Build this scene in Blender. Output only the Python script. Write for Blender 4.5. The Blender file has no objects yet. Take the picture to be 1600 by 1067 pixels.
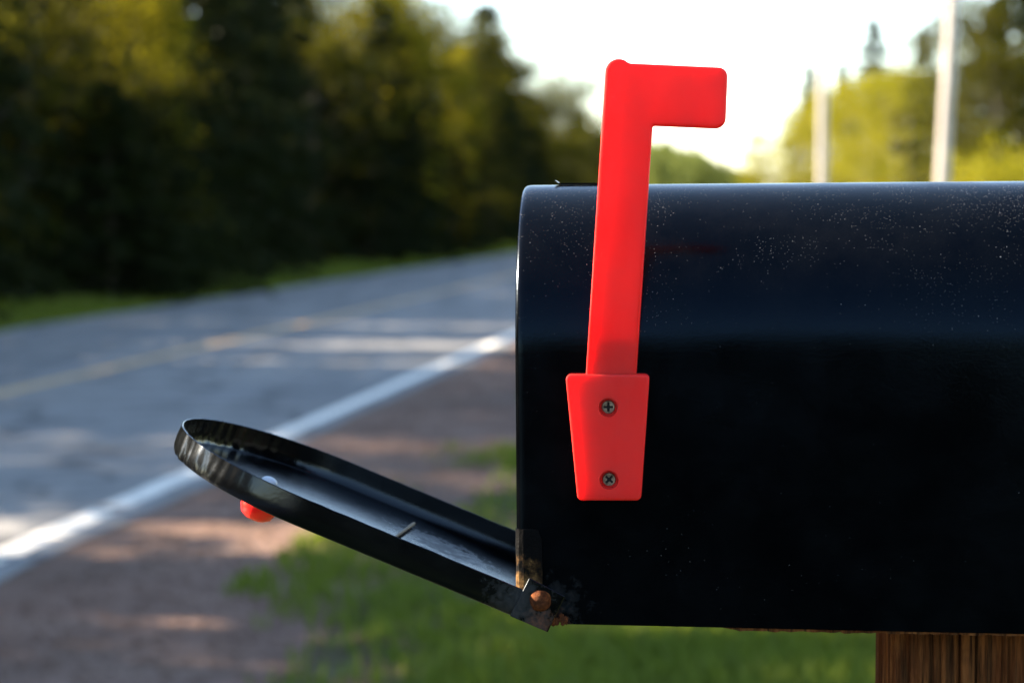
import bpy, bmesh, math, random
import numpy as np
from mathutils import Vector, Matrix, noise as mnoise

# ------------------------------------------------------------------ camera, sky, sun, exposure
sc = bpy.context.scene
COL = sc.collection
R = math.radians
CAM_H, PITCH, FPX = 1.5, R(3.16), 3777.8
cam = bpy.data.cameras.new('camera')
cam.lens, cam.sensor_width, cam.sensor_fit = 85.0, 36.0, 'HORIZONTAL'
cam.clip_start, cam.clip_end = 0.05, 6000.0
cam.dof.use_dof = True
cam.dof.focus_distance = 1.213
cam.dof.aperture_fstop = 10.0
cam_o = bpy.data.objects.new('camera', cam)
COL.objects.link(cam_o)
cam_o.location = (0, 0, CAM_H)
cam_o.rotation_euler = (R(90) - PITCH, 0, 0)
sc.camera = cam_o

SUN_EL = R(25.0)
SUN_AZ = R(-76.0)          # clockwise from +Y
sun_dir = Vector((math.sin(SUN_AZ) * math.cos(SUN_EL), math.cos(SUN_AZ) * math.cos(SUN_EL), math.sin(SUN_EL)))
world = bpy.data.worlds.new('World')
sc.world = world
world.use_nodes = True
wn = world.node_tree.nodes
sky = wn.new('ShaderNodeTexSky')
sky.sky_type = 'NISHITA'
sky.sun_disc = False
sky.sun_elevation = SUN_EL
sky.sun_rotation = SUN_AZ
sky.air_density, sky.dust_density, sky.ozone_density = 0.85, 0.1, 0.0
world.node_tree.links.new(sky.outputs[0], wn['Background'].inputs[0])
wn['Background'].inputs[1].default_value = 0.085
sun = bpy.data.lights.new('sun', 'SUN')
sun.energy, sun.angle, sun.color = 5.0, R(0.53), (1.0, 0.86, 0.68)
sun_o = bpy.data.objects.new('sun', sun)
COL.objects.link(sun_o)
sun_o.rotation_euler = sun_dir.to_track_quat('Z', 'Y').to_euler()
sun_o.location = (0, 0, 30)

vs = sc.view_settings
vs.view_transform, vs.look, vs.gamma, vs.use_curve_mapping = 'Standard', 'None', 1.0, False
vs.exposure = 2.55
sc.render.engine = 'CYCLES'
sc.cycles.use_denoising = True
sc.cycles.max_bounces = 8
sc.cycles.transparent_max_bounces = 8
sc.cycles.sample_clamp_indirect = 6.0

rng = np.random.default_rng(11)
random.seed(5)

# ------------------------------------------------------------------ helpers
def tag(o, label=None, cat=None, group=None, kind=None):
    if label: o['label'] = label
    if cat: o['category'] = cat
    if group: o['group'] = group
    if kind: o['kind'] = kind
    return o

def empty(name, loc=(0, 0, 0), rz=0.0):
    o = bpy.data.objects.new(name, None)
    o.empty_display_size = 0.2
    o.location = loc
    o.rotation_euler = (0, 0, rz)
    COL.objects.link(o)
    return o

def obj(name, me, mat=None, parent=None):
    o = bpy.data.objects.new(name, me)
    COL.objects.link(o)
    if mat and not me.materials: me.materials.append(mat)
    if parent: o.parent = parent
    return o

def mesh_np(name, v, f, mat=None, smooth=False):
    """verts Nx3, faces MxK (all the same K)"""
    v = np.asarray(v, dtype=np.float32); f = np.asarray(f, dtype=np.int32)
    me = bpy.data.meshes.new(name)
    n, k = f.shape
    me.vertices.add(len(v)); me.vertices.foreach_set('co', v.ravel())
    me.loops.add(n * k); me.loops.foreach_set('vertex_index', f.ravel())
    me.polygons.add(n)
    me.polygons.foreach_set('loop_start', np.arange(0, n * k, k, dtype=np.int32))
    me.polygons.foreach_set('loop_total', np.full(n, k, dtype=np.int32))
    if smooth: me.polygons.foreach_set('use_smooth', np.ones(n, dtype=bool))
    me.update(calc_edges=True)
    if mat: me.materials.append(mat)
    return me

def mesh_bm(name, bm, smooth=False):
    bmesh.ops.recalc_face_normals(bm, faces=bm.faces[:])
    me = bpy.data.meshes.new(name)
    bm.to_mesh(me); bm.free()
    if smooth:
        me.polygons.foreach_set('use_smooth', np.ones(len(me.polygons), dtype=bool))
    return me

def baked(o):
    """apply the modifiers of a helper object and return the plain mesh"""
    bpy.context.view_layer.update()
    dg = bpy.context.evaluated_depsgraph_get()
    return bpy.data.meshes.new_from_object(o.evaluated_get(dg))

def drop(*os_):
    for o in os_: bpy.data.objects.remove(o, do_unlink=True)

def smooth_by_angle(me, deg=35):
    me.polygons.foreach_set('use_smooth', np.ones(len(me.polygons), dtype=bool))
    try: me.set_sharp_from_angle(angle=R(deg))
    except Exception: pass

# ------------------------------------------------------------------ node material helpers
class NT:
    def __init__(s, name):
        s.m = bpy.data.materials.new(name); s.m.use_nodes = True
        s.t = s.m.node_tree; s.n = s.t.nodes
        s.bsdf = s.n['Principled BSDF']; s.out = s.n['Material Output']
    def link(s, a, b): s.t.links.new(a, b)
    def new(s, typ, **kw):
        n = s.n.new(typ)
        for k, v in kw.items(): setattr(n, k, v)
        return n
    def coord(s, which='Object', scale=(1, 1, 1), rot=(0, 0, 0)):
        c = s.new('ShaderNodeTexCoord'); m = s.new('ShaderNodeMapping')
        m.inputs['Scale'].default_value = scale; m.inputs['Rotation'].default_value = rot
        s.link(c.outputs[which], m.inputs['Vector']); return m.outputs[0]
    def noise(s, vec, scale, detail=4, rough=0.55, dist=0.0):
        n = s.new('ShaderNodeTexNoise')
        n.inputs['Scale'].default_value = scale; n.inputs['Detail'].default_value = detail
        n.inputs['Roughness'].default_value = rough; n.inputs['Distortion'].default_value = dist
        s.link(vec, n.inputs['Vector']); return n.outputs['Fac']
    def ramp(s, fac, stops, interp='LINEAR'):
        r = s.new('ShaderNodeValToRGB'); cr = r.color_ramp; cr.interpolation = interp
        while len(cr.elements) < len(stops): cr.elements.new(0.5)
        for e, (p, c) in zip(cr.elements, stops):
            e.position = p; e.color = (c, c, c, 1) if isinstance(c, (int, float)) else (*c, 1)
        s.link(fac, r.inputs[0]); return r.outputs[0]
    def mix(s, fac, a, b, mode='MIX'):
        m = s.new('ShaderNodeMix', data_type='RGBA', blend_type=mode)
        for i, x in ((0, fac), (6, a), (7, b)):
            if isinstance(x, (int, float)): m.inputs[i].default_value = x if i == 0 else (x, x, x, 1)
            elif isinstance(x, tuple): m.inputs[i].default_value = (*x, 1)
            else: s.link(x, m.inputs[i])
        return m.outputs[2]
    def math(s, op, a, b=0.0, clamp=False):
        m = s.new('ShaderNodeMath', operation=op); m.use_clamp = clamp
        for i, x in ((0, a), (1, b)):
            if isinstance(x, (int, float)): m.inputs[i].default_value = x
            else: s.link(x, m.inputs[i])
        return m.outputs[0]
    def bump(s, h, strength=0.3, dist=0.01, normal=None):
        b = s.new('ShaderNodeBump'); b.inputs['Strength'].default_value = strength
        b.inputs['Distance'].default_value = dist; s.link(h, b.inputs['Height'])
        if normal is not None: s.link(normal, b.inputs['Normal'])
        return b.outputs[0]
    def set(s, **kw):
        for k, x in kw.items():
            i = s.bsdf.inputs[k.replace('_', ' ')]
            if isinstance(x, (int, float)): i.default_value = x
            elif isinstance(x, tuple): i.default_value = (*x, 1) if len(x) == 3 and i.type == 'RGBA' else x
            else: s.link(x, i)
        return s.m

# ------------------------------------------------------------------ materials: setting
def m_asphalt():
    t = NT('asphalt'); c = t.coord()
    big = t.noise(c, 0.35, 5); fine = t.noise(c, 90, 3, 0.7); mid = t.noise(c, 3.0, 6, 0.65)
    col = t.ramp(mid, [(0.3, (0.22, 0.205, 0.18)), (0.7, (0.33, 0.305, 0.265))])
    col = t.mix(t.ramp(big, [(0.42, 0.0), (0.62, 0.45)]), col, (0.15, 0.15, 0.153))
    col = t.mix(0.35, col, t.ramp(fine, [(0.3, 0.08), (0.7, 0.4)]))
    ln = t.noise(t.coord(scale=(1, 0.04, 1), rot=(0, 0, math.atan(460.0 / FPX))), 1.5, 3)      # wheel tracks along the road
    col = t.mix(t.ramp(ln, [(0.42, 0.35), (0.6, 0.0)]), col, (0.11, 0.108, 0.104))
    vo = t.new('ShaderNodeTexVoronoi', feature='DISTANCE_TO_EDGE'); vo.inputs['Scale'].default_value = 0.45
    wv = t.new('ShaderNodeVectorMath', operation='ADD'); t.link(c, wv.inputs[0])
    nz = t.new('ShaderNodeTexNoise'); nz.inputs['Scale'].default_value = 1.6; nz.inputs['Detail'].default_value = 6; t.link(c, nz.inputs['Vector']); t.link(nz.outputs['Color'], wv.inputs[1])
    t.link(wv.outputs[0], vo.inputs['Vector'])
    col = t.mix(t.ramp(vo.outputs['Distance'], [(0.0, 0.8), (0.03, 0.0)]), col, (0.035, 0.034, 0.033))
    return t.set(Base_Color=col, Roughness=0.85, Normal=t.bump(fine, 0.5, 0.006), Specular_IOR_Level=0.3)

def m_paint(name, a, b):
    t = NT(name); c = t.coord()
    w = t.noise(c, 14, 6, 0.7)
    col = t.mix(t.ramp(w, [(0.36, 0.0), (0.50, 1.0)]), b, a)
    return t.set(Base_Color=col, Roughness=0.7, Normal=t.bump(t.noise(c, 90, 3), 0.3, 0.004))

def m_gravel():
    t = NT('gravel_soil'); c = t.coord()
    n1 = t.noise(c, 1.3, 6, 0.6); n2 = t.noise(c, 60, 4, 0.7); n3 = t.noise(c, 0.5, 3)
    col = t.ramp(n1, [(0.3, (0.12, 0.070, 0.050)), (0.52, (0.25, 0.150, 0.110)), (0.75, (0.38, 0.25, 0.185))])
    col = t.mix(t.ramp(n3, [(0.5, 0.0), (0.68, 0.7)]), col, (0.17, 0.13, 0.105))
    col = t.mix(0.4, col, t.ramp(n2, [(0.3, (0.07, 0.047, 0.038)), (0.7, (0.34, 0.23, 0.17))]))
    return t.set(Base_Color=col, Roughness=0.95, Normal=t.bump(n2, 0.8, 0.02), Specular_IOR_Level=0.08)

def m_turf():
    t = NT('turf_soil'); c = t.coord()
    n1 = t.noise(c, 0.9, 6, 0.6); n2 = t.noise(c, 25, 4, 0.7)
    col = t.ramp(n1, [(0.3, (0.05, 0.065, 0.018)), (0.5, (0.10, 0.10, 0.045)), (0.7, (0.17, 0.135, 0.09))])
    col = t.mix(0.4, col, t.ramp(n2, [(0.3, (0.02, 0.03, 0.008)), (0.7, (0.075, 0.11, 0.03))]))
    return t.set(Base_Color=col, Roughness=0.95, Normal=t.bump(n2, 0.8, 0.03), Specular_IOR_Level=0.08)

def m_leaf(name, dark, light, trans=0.35, tcol=None, vary=0.5):
    t = NT(name)
    oi = t.new('ShaderNodeObjectInfo'); c = t.coord()
    n = t.noise(c, 1.6, 3); n2 = t.noise(c, 9, 2)
    f = t.math('ADD', t.math('MULTIPLY', n, 1.1), t.math('MULTIPLY', oi.outputs['Random'], vary))
    f = t.math('SUBTRACT', t.math('ADD', f, t.math('MULTIPLY', n2, 0.5)), 0.5 + vary * 0.25, clamp=True)
    col = t.mix(f, dark, light)
    d = t.new('ShaderNodeBsdfDiffuse'); tr = t.new('ShaderNodeBsdfTranslucent')
    g = t.new('ShaderNodeBsdfGlossy'); g.inputs['Roughness'].default_value = 0.45
    g.inputs['Color'].default_value = (0.7, 0.7, 0.7, 1)
    t.link(col, d.inputs[0])
    tc = t.mix(0.5, col, tcol if tcol else light)
    t.link(tc, tr.inputs[0])
    m1 = t.new('ShaderNodeMixShader'); m1.inputs[0].default_value = trans
    t.link(d.outputs[0], m1.inputs[1]); t.link(tr.outputs[0], m1.inputs[2])
    m2 = t.new('ShaderNodeMixShader'); m2.inputs[0].default_value = 0.008
    t.link(m1.outputs[0], m2.inputs[1]); t.link(g.outputs[0], m2.inputs[2])
    t.link(m2.outputs[0], t.out.inputs[0])
    return t.m

def m_bark(name, a, b):
    t = NT(name); c = t.coord(scale=(6, 6, 1.2))
    n = t.noise(c, 4, 6, 0.7)
    return t.set(Base_Color=t.ramp(n, [(0.35, a), (0.65, b)]), Roughness=0.9, Normal=t.bump(n, 0.6, 0.02))

def m_polewood():
    t = NT('weathered_pole_wood'); c = t.coord(scale=(14, 14, 0.5))
    n = t.noise(c, 3, 6, 0.7)
    return t.set(Base_Color=t.ramp(n, [(0.3, (0.30, 0.26, 0.22)), (0.6, (0.52, 0.47, 0.41))]), Roughness=0.85,
                 Normal=t.bump(n, 0.5, 0.01))

M = dict(asphalt=m_asphalt(),
         white=m_paint('white_road_paint', (0.95, 0.87, 0.73), (0.55, 0.50, 0.43)),
         yellow=m_paint('yellow_road_paint', (0.70, 0.42, 0.15), (0.36, 0.29, 0.20)),
         gravel=m_gravel(), turf=m_turf(),
         grass=m_leaf('grass_blade', (0.085, 0.12, 0.020), (0.21, 0.23, 0.045), 0.4, (0.30, 0.40, 0.02), 0.0),
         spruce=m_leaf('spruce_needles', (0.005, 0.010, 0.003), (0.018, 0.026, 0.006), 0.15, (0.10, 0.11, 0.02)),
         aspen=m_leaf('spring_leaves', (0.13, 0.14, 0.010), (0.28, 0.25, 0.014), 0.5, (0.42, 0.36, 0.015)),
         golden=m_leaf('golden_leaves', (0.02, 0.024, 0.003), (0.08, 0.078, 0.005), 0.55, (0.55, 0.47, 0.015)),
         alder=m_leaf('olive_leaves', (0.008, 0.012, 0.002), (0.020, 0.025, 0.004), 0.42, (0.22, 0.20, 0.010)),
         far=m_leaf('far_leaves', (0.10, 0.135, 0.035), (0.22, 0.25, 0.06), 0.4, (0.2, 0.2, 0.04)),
         bark=m_bark('grey_brown_bark', (0.025, 0.02, 0.016), (0.08, 0.066, 0.052)),
         birch=m_bark('pale_bark', (0.16, 0.14, 0.12), (0.48, 0.44, 0.40)),
         pole=m_polewood())

# ------------------------------------------------------------------ the setting: ground, road, shoulder
RA = math.atan(460.0 / FPX)                               # heading of the road, clockwise from +Y
RU = Vector((math.sin(RA), math.cos(RA), 0)); RN = Vector((-math.cos(RA), math.sin(RA), 0))
def rd(lat, s, z=0.0):
    """lat metres left of the camera's line, s metres along the road"""
    p = RU * s + RN * lat; return Vector((p.x, p.y, z))
def lat_s(p): return p.dot(RN), p.dot(RU)
LINE_W, LINE_Y, EDGE_FAR, SHOULDER = 3.42, 6.42, 9.72, 1.75

def sheet(name, pts, mat, kind='structure'):
    bm = bmesh.new()
    bm.faces.new([bm.verts.new(p) for p in pts])
    bmesh.ops.triangulate(bm, faces=bm.faces[:])
    o = obj(name, mesh_bm(name, bm), mat); tag(o, kind=kind); return o

def strip(name, s0, s1, n, left, right, z, mat):
    """ribbon along the road; left/right are functions of s"""
    S = np.linspace(0, 1, n) ** 1.6 * (s1 - s0) + s0
    v, f = [], []
    for i, s in enumerate(S):
        v += [tuple(rd(left(s), s, z)), tuple(rd(right(s), s, z))]
        if i: f.append((2 * i - 2, 2 * i - 1, 2 * i + 1, 2 * i))
    o = obj(name, mesh_np(name, v, f), mat); return o

def wob(s, sc_, amp, seed): return amp * mnoise.noise(Vector((s * sc_, seed, 0.3))) + amp * 0.5 * mnoise.noise(Vector((s * sc_ * 3.7, seed + 9, 0.3)))
g = sheet('ground', [(-3000, -3000, 0), (3000, -3000, 0), (3000, 3000, 0), (-3000, 3000, 0)], M['turf'])
tag(strip('gravel_shoulder', -25, 260, 700, lambda s: 3.40, lambda s: SHOULDER - 0.1 + wob(s, 0.9, 0.28, 3.0), 0.004, M['gravel']), kind='structure')
road = tag(strip('road', -60, 300, 400, lambda s: EDGE_FAR + wob(s, 1.2, 0.08, 7.0), lambda s: 3.20 + wob(s, 1.9, 0.05, 1.0), 0.012, M['asphalt']), kind='structure')
def marking(name, lat, w, mat, s0, s1, seed):
    o = strip(name, s0, s1, 500, lambda s: lat + w / 2 + wob(s, 6, 0.008, seed), lambda s: lat - w / 2 + wob(s, 6, 0.008, seed + 2), 0.016, mat)
    o.parent = road; return o
for a, b in ((-30, 9.86), (9.95, 11.50), (11.68, 300)):
    marking('edge_line', LINE_W, 0.14, M['white'], a, b, 4.0)
marking('centre_line', LINE_Y, 0.15, M['yellow'], -30, 300, 6.0)

# gravel stones on the shoulder
def pebbles(n):
    s = 5.5 + (rng.random(n) ** 2.2) * 40; lat = SHOULDER - 0.5 + rng.random(n) * 1.75
    r = 0.006 + 0.016 * rng.random(n) ** 3
    ico = np.array([(1, 0, 0), (-1, 0, 0), (0, 1, 0), (0, -1, 0), (0, 0, 1), (0, 0, -1)], float)
    fa = np.array([(0, 2, 4), (2, 1, 4), (1, 3, 4), (3, 0, 4), (2, 0, 5), (1, 2, 5), (3, 1, 5), (0, 3, 5)])
    base = np.stack([RU.x * s + RN.x * lat, RU.y * s + RN.y * lat, np.full(n, 0.006)], 1)
    v = base[:, None, :] + ico[None] * r[:, None, None] * (0.6 + 0.8 * rng.random((n, 6, 1))) * np.array([1, 1, 0.6])
    f = fa[None] + (np.arange(n) * 6)[:, None, None]
    o = obj('gravel', mesh_np('gravel', v.reshape(-1, 3), f.reshape(-1, 3)), M['gravel'])
    tag(o, 'loose reddish grey gravel strewn over the road shoulder', 'gravel', kind='stuff')
pebbles(16000)

# grass blades
def grass(name, label, n, lat0, lat1, s0, s1, spow, hfun, dens, width=0.006):
    s = s0 + (rng.random(n) ** spow) * (s1 - s0); lat = lat0 + rng.random(n) * (lat1 - lat0)
    keep = np.array([dens(a, b) for a, b in zip(lat, s)]) > rng.random(n)
    s, lat = s[keep], lat[keep]; n = len(s)
    h = hfun(lat, s) * (0.55 + 0.75 * rng.random(n)); w = width * (0.7 + 0.8 * rng.random(n)) * (1 + s / 25)
    b = np.stack([RU.x * s + RN.x * lat, RU.y * s + RN.y * lat, np.zeros(n)], 1)
    a = rng.random(n) * 2 * np.pi; side = np.stack([np.cos(a), np.sin(a), np.zeros(n)], 1)
    a2 = rng.random(n) * 2 * np.pi; lean = np.stack([np.cos(a2), np.sin(a2), np.zeros(n)], 1) * (0.15 + 0.45 * rng.random(n))[:, None]
    up = np.array([0, 0, 1.0])
    mid = b + (up * 0.6 + lean * 0.35) * h[:, None]; tip = b + (up * 0.95 + lean) * h[:, None]
    v = np.stack([b - side * w[:, None], b + side * w[:, None], mid - side * w[:, None] * 0.7, mid + side * w[:, None] * 0.7, tip], 1)
    i = (np.arange(n) * 5)[:, None]
    f = np.concatenate([i + np.array([0, 1, 3]), i + np.array([0, 3, 2]), i + np.array([2, 3, 4])], 0)
    o = obj(name, mesh_np(name, v.reshape(-1, 3), f), M['grass'])
    tag(o, label, 'grass', kind='stuff'); return o
def d_near(lat, s):
    e = (SHOULDER - lat) / 0.9
    nz = mnoise.noise(Vector((lat * 1.2, s * 0.6, 2.0))) + 0.7 * mnoise.noise(Vector((lat * 3.6, s * 2.2, 5.0)))
    return min(1.0, max(0.0, max(0.10 if lat < 1.7 else 0.0, 0.0 + 0.42 * e + 0.9 * max(0.0, 0.9 - lat) + 0.9 * nz)))
grass('roadside_grass', 'patchy green grass beside the gravel, below the open mailbox', 200000, -3.0, 2.25, 5.2, 36, 1.9,
      lambda la, s: 0.07 + 0.13 * np.clip((1.4 - la) / 2.0, 0, 1), d_near)
grass('verge_grass', 'narrow strip of green grass along the far edge of the road', 60000, 9.7, 12.2, 20, 190, 1.7,
      lambda la, s: 0.10 + 0.12 * np.clip((la - 9.8) / 1.5, 0, 1), lambda la, s: min(1, 0.45 + 0.6 * (la - 9.7)), 0.009)

# ------------------------------------------------------------------ trees
def tube_np(path, rad, k=7):
    """tapered tube along a polyline; returns verts, quads"""
    path = np.asarray(path, float); v = []; f = []
    for i, p in enumerate(path):
        d = path[min(i + 1, len(path) - 1)] - path[max(i - 1, 0)]; d /= np.linalg.norm(d) + 1e-9
        a = np.cross(d, [0.31, 0.95, 0.05]); a /= np.linalg.norm(a) + 1e-9; b = np.cross(d, a)
        for j in range(k):
            t = 2 * np.pi * j / k; v.append(p + rad[i] * (np.cos(t) * a + np.sin(t) * b))
            if i:
                q = (i - 1) * k; f.append((q + j, q + (j + 1) % k, q + k + (j + 1) % k, q + k + j))
    return v, f
class Acc:
    def __init__(s): s.v = []; s.f = []
    def add(s, v, f):
        o = len(s.v); s.v += [tuple(x) for x in v]; s.f += [tuple(i + o for i in q) for q in f]
def cards(cen, ax, side, L, Wd):
    """leaf cards: centre, long axis, side axis; slightly pointed quads"""
    a = ax * (L / 2)[:, None]; b = side * (Wd / 2)[:, None]
    v = np.stack([cen - a, cen + b, cen + a, cen - b], 1)
    f = (np.arange(len(cen)) * 4)[:, None] + np.arange(4)
    return v.reshape(-1, 3), f
def unit(n, r):
    v = r.normal(size=(n, 3)); return v / np.linalg.norm(v, axis=1, keepdims=True)

def spruce_proto(name, H, RB, seed, dens=1.0, ragged=0.25, bare=0.25):
    r = np.random.default_rng(seed); wood = Acc()
    zs = np.linspace(0, H, 9)
    wob_ = np.cumsum(r.normal(0, 0.02, (9, 2)), 0)
    wood.add(*tube_np(np.c_[wob_, zs], 0.013 * H * (1 - zs / H) ** 0.8 + 0.006, 8))
    C, A, S, L, Wd = [], [], [], [], []
    z = bare
    while z < H - 0.12:
        t = z / H; nb = 7 if t < 0.8 else 5; off = r.random() * 6.28
        for k in range(nb):
            az = off + k * 6.283 / nb + r.normal(0, 0.2)
            ln = (RB * (1 - t) ** 0.85 + 0.10) * (1 + r.normal(0, ragged)); ln = max(ln, 0.08)
            out = np.array([math.cos(az), math.sin(az), 0]); lat_ = np.array([-out[1], out[0], 0])
            rise = 0.35 * t - 0.05 + r.normal(0, 0.06)
            q = np.linspace(0.12, 1, 5)[:, None]
            path = np.array([0, 0, z]) + out * ln * q + np.array([0, 0, 1]) * ln * (rise * q - 0.30 * q ** 2 + 0.08 * q ** 3)
            if ln > 0.35: wood.add(*tube_np(path[::2], [0.018, 0.011, 0.004], 3))
            n = int((10 + 34 * ln) * dens)
            u = r.random(n) ** 0.75; i = u * 4; i0 = np.minimum(i.astype(int), 3); fr = (i - i0)[:, None]
            p = path[i0] * (1 - fr) + path[i0 + 1] * fr
            sp = (0.10 + 0.30 * ln * (1 - u))[:, None]
            sgn = np.where(r.random(n) < 0.5, -1, 1)[:, None]
            p = p + lat_ * sp * r.random((n, 1)) * sgn + r.normal(0, 0.035, (n, 3)) - np.array([0, 0, 1]) * 0.10 * r.random((n, 1))
            ax = out * 0.7 + lat_ * sgn * 0.7 + r.normal(0, 0.45, (n, 3)) - np.array([0, 0, 0.25]); ax /= np.linalg.norm(ax, axis=1, keepdims=True)
            sd = np.cross(ax, unit(n, r)); sd /= np.linalg.norm(sd, axis=1, keepdims=True) + 1e-9
            C.append(p); A.append(ax); S.append(sd); L.append(0.13 + 0.13 * r.random(n)); Wd.append(0.055 + 0.05 * r.random(n))
        z += (0.20 + 0.12 * (1 - t)) * (0.8 + 0.4 * r.random())
    n = 40
    C.append(np.c_[r.normal(0, 0.03, (n, 2)), H - 0.45 * r.random(n)]); A.append(unit(n, r) * 0.5 + np.array([0, 0, 0.8])); S.append(unit(n, r))
    L.append(np.full(n, 0.16)); Wd.append(np.full(n, 0.05))
    v, f = cards(*[np.concatenate(x) for x in (C, A, S, L, Wd)])
    return mesh_np(name + '_trunk', wood.v, wood.f, M['bark'], True), mesh_np(name + '_crown', v, f, M['spruce'])

def leafy_proto(name, H, RB, seed, leaf_mat, bark_mat, nleaf=9000, low=0.22, leaf=0.085, clumps=60, stems=1, narrow=1.0):
    r = np.random.default_rng(seed); wood = Acc(); tips = []
    for st in range(stems):
        lean = r.normal(0, 0.05 + 0.10 * (stems > 1), 2); zs = np.linspace(0, H * 0.95, 8)
        bend = np.cumsum(r.normal(0, 0.035, (8, 2)), 0)
        sp = np.c_[bend + np.outer(zs, lean) + (r.normal(0, 0.12, 2) if stems > 1 else 0), zs]
        wood.add(*tube_np(sp, (0.012 * H + 0.01) / math.sqrt(stems) * (1 - zs / H) ** 0.7 + 0.006, 8))
        nl = 22 // stems + 4
        for k in range(nl):
            t = low + (0.96 - low) * (k + r.random()) / nl; z = t * H
            p0 = np.array([np.interp(z, zs, sp[:, 0]), np.interp(z, zs, sp[:, 1]), z])
            az = k * 2.4 + r.normal(0, 0.4)
            prof = math.sin(min(1, (t - low) / (1 - low) * 0.85 + 0.18) * math.pi) ** 0.7
            ln = RB * (0.25 + 0.85 * prof) * (0.75 + 0.5 * r.random()) * narrow
            out = np.array([math.cos(az), math.sin(az), 0.55 + 0.5 * t])
            pts = np.array([p0, p0 + out * ln * 0.5 + r.normal(0, 0.05, 3), p0 + out * ln * np.array([0.95, 0.95, 1.0]) + r.normal(0, 0.08, 3)])
            wood.add(*tube_np(pts, [0.022, 0.013, 0.004], 4))
            for q in (0.45, 0.7, 0.9, 1.05):
                tips.append(p0 + (pts[2] - p0) * q + r.normal(0, 0.16 * RB, 3))
    tips = np.array(tips); tips = tips[r.permutation(len(tips))[:clumps * stems]]
    per = nleaf // len(tips); C = []
    for p in tips:
        s = RB * (0.13 + 0.16 * r.random())
        C.append(p + r.normal(0, 1, (per, 3)) * s * np.array([1, 1, 0.75]))
    C = np.concatenate(C); C[:, 2] = np.maximum(C[:, 2], 0.1); n = len(C)
    ax = unit(n, r); sd = np.cross(ax, unit(n, r)); sd /= np.linalg.norm(sd, axis=1, keepdims=True) + 1e-9
    L = leaf * (0.7 + 0.7 * r.random(n))
    v, f = cards(C, ax, sd, L, L * 0.75)
    return mesh_np(name + '_trunk', wood.v, wood.f, bark_mat, True), mesh_np(name + '_crown', v, f, leaf_mat)

PROTO = {
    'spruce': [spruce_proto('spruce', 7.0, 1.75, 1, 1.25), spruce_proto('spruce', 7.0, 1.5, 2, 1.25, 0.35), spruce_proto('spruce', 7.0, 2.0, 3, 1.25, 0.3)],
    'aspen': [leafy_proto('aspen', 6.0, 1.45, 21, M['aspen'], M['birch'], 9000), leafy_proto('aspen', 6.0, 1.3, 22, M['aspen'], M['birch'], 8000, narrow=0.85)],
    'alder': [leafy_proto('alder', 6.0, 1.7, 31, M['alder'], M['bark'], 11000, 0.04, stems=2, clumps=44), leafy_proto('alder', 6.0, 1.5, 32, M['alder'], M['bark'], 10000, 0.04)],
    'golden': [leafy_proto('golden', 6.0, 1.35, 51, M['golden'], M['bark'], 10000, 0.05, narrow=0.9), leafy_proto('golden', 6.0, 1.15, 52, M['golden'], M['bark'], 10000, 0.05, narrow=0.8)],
    'bush': [leafy_proto('bush', 2.0, 0.9, 41, M['aspen'], M['bark'], 4500, 0.1, 0.07, 24, 3), leafy_proto('bush', 2.0, 0.8, 42, M['aspen'], M['bark'], 4000, 0.08, 0.07, 24, 3)],
}
def crown_top(me):
    co = np.empty(len(me.vertices) * 3, np.float32); me.vertices.foreach_get('co', co); return float(np.percentile(co[2::3], 99.3))
BASEH = {k: [7.0 if k == 'spruce' else crown_top(c) for _, c in v] for k, v in PROTO.items()}
NAMES = dict(golden='aspen_tree', spruce='spruce_tree', aspen='aspen_tree', alder='alder_tree', bush='leafy_bush')
CATS = dict(golden='tree', spruce='tree', aspen='tree', alder='tree', bush='bush')
def tree(kind, loc, h, label, group=None, wide=1.0, var=None):
    var = random.randrange(len(PROTO[kind])) if var is None else var
    tr, cr = PROTO[kind][var]
    k = h / BASEH[kind][var]
    o = empty(NAMES[kind], loc, random.random() * 6.28)
    kx = (0.45 * k + 0.55 * k ** 0.5) * wide
    o.scale = (kx, kx, k)
    obj('trunk', tr, None, o); obj('crown', cr, None, o)
    return tag(o, label, CATS[kind], group)
def px_at(px, d): return Vector(((px - 800) / FPX * d, d, 0.0))
def top_h(py, d): return CAM_H + (325.0 - py) / FPX * d

SKY_PX = [-400, 0, 120, 230, 300, 400, 470, 522, 540, 558, 575, 620, 652, 676, 712, 735, 758, 780, 800, 825, 850, 878, 890, 908, 935, 1000, 1060]
SKY_PY = [-300, -260, -230, -190, -190, -170, -150, -70, 45, 45, -20, -40, 0, 70, 70, 45, 8, 40, 125, 160, 180, 205, 150, 122, 175, 225, 238]
G_WOOD = 'trees of the shaded wood left of the road'
L_FRONT = 'dark spruce in the front row of the shaded wood left of the road'
L_BACK = 'dark spruce deep inside the shaded wood left of the road'
L_OLIVE = 'olive green broadleaf tree among the dark spruces left of the road'
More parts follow.
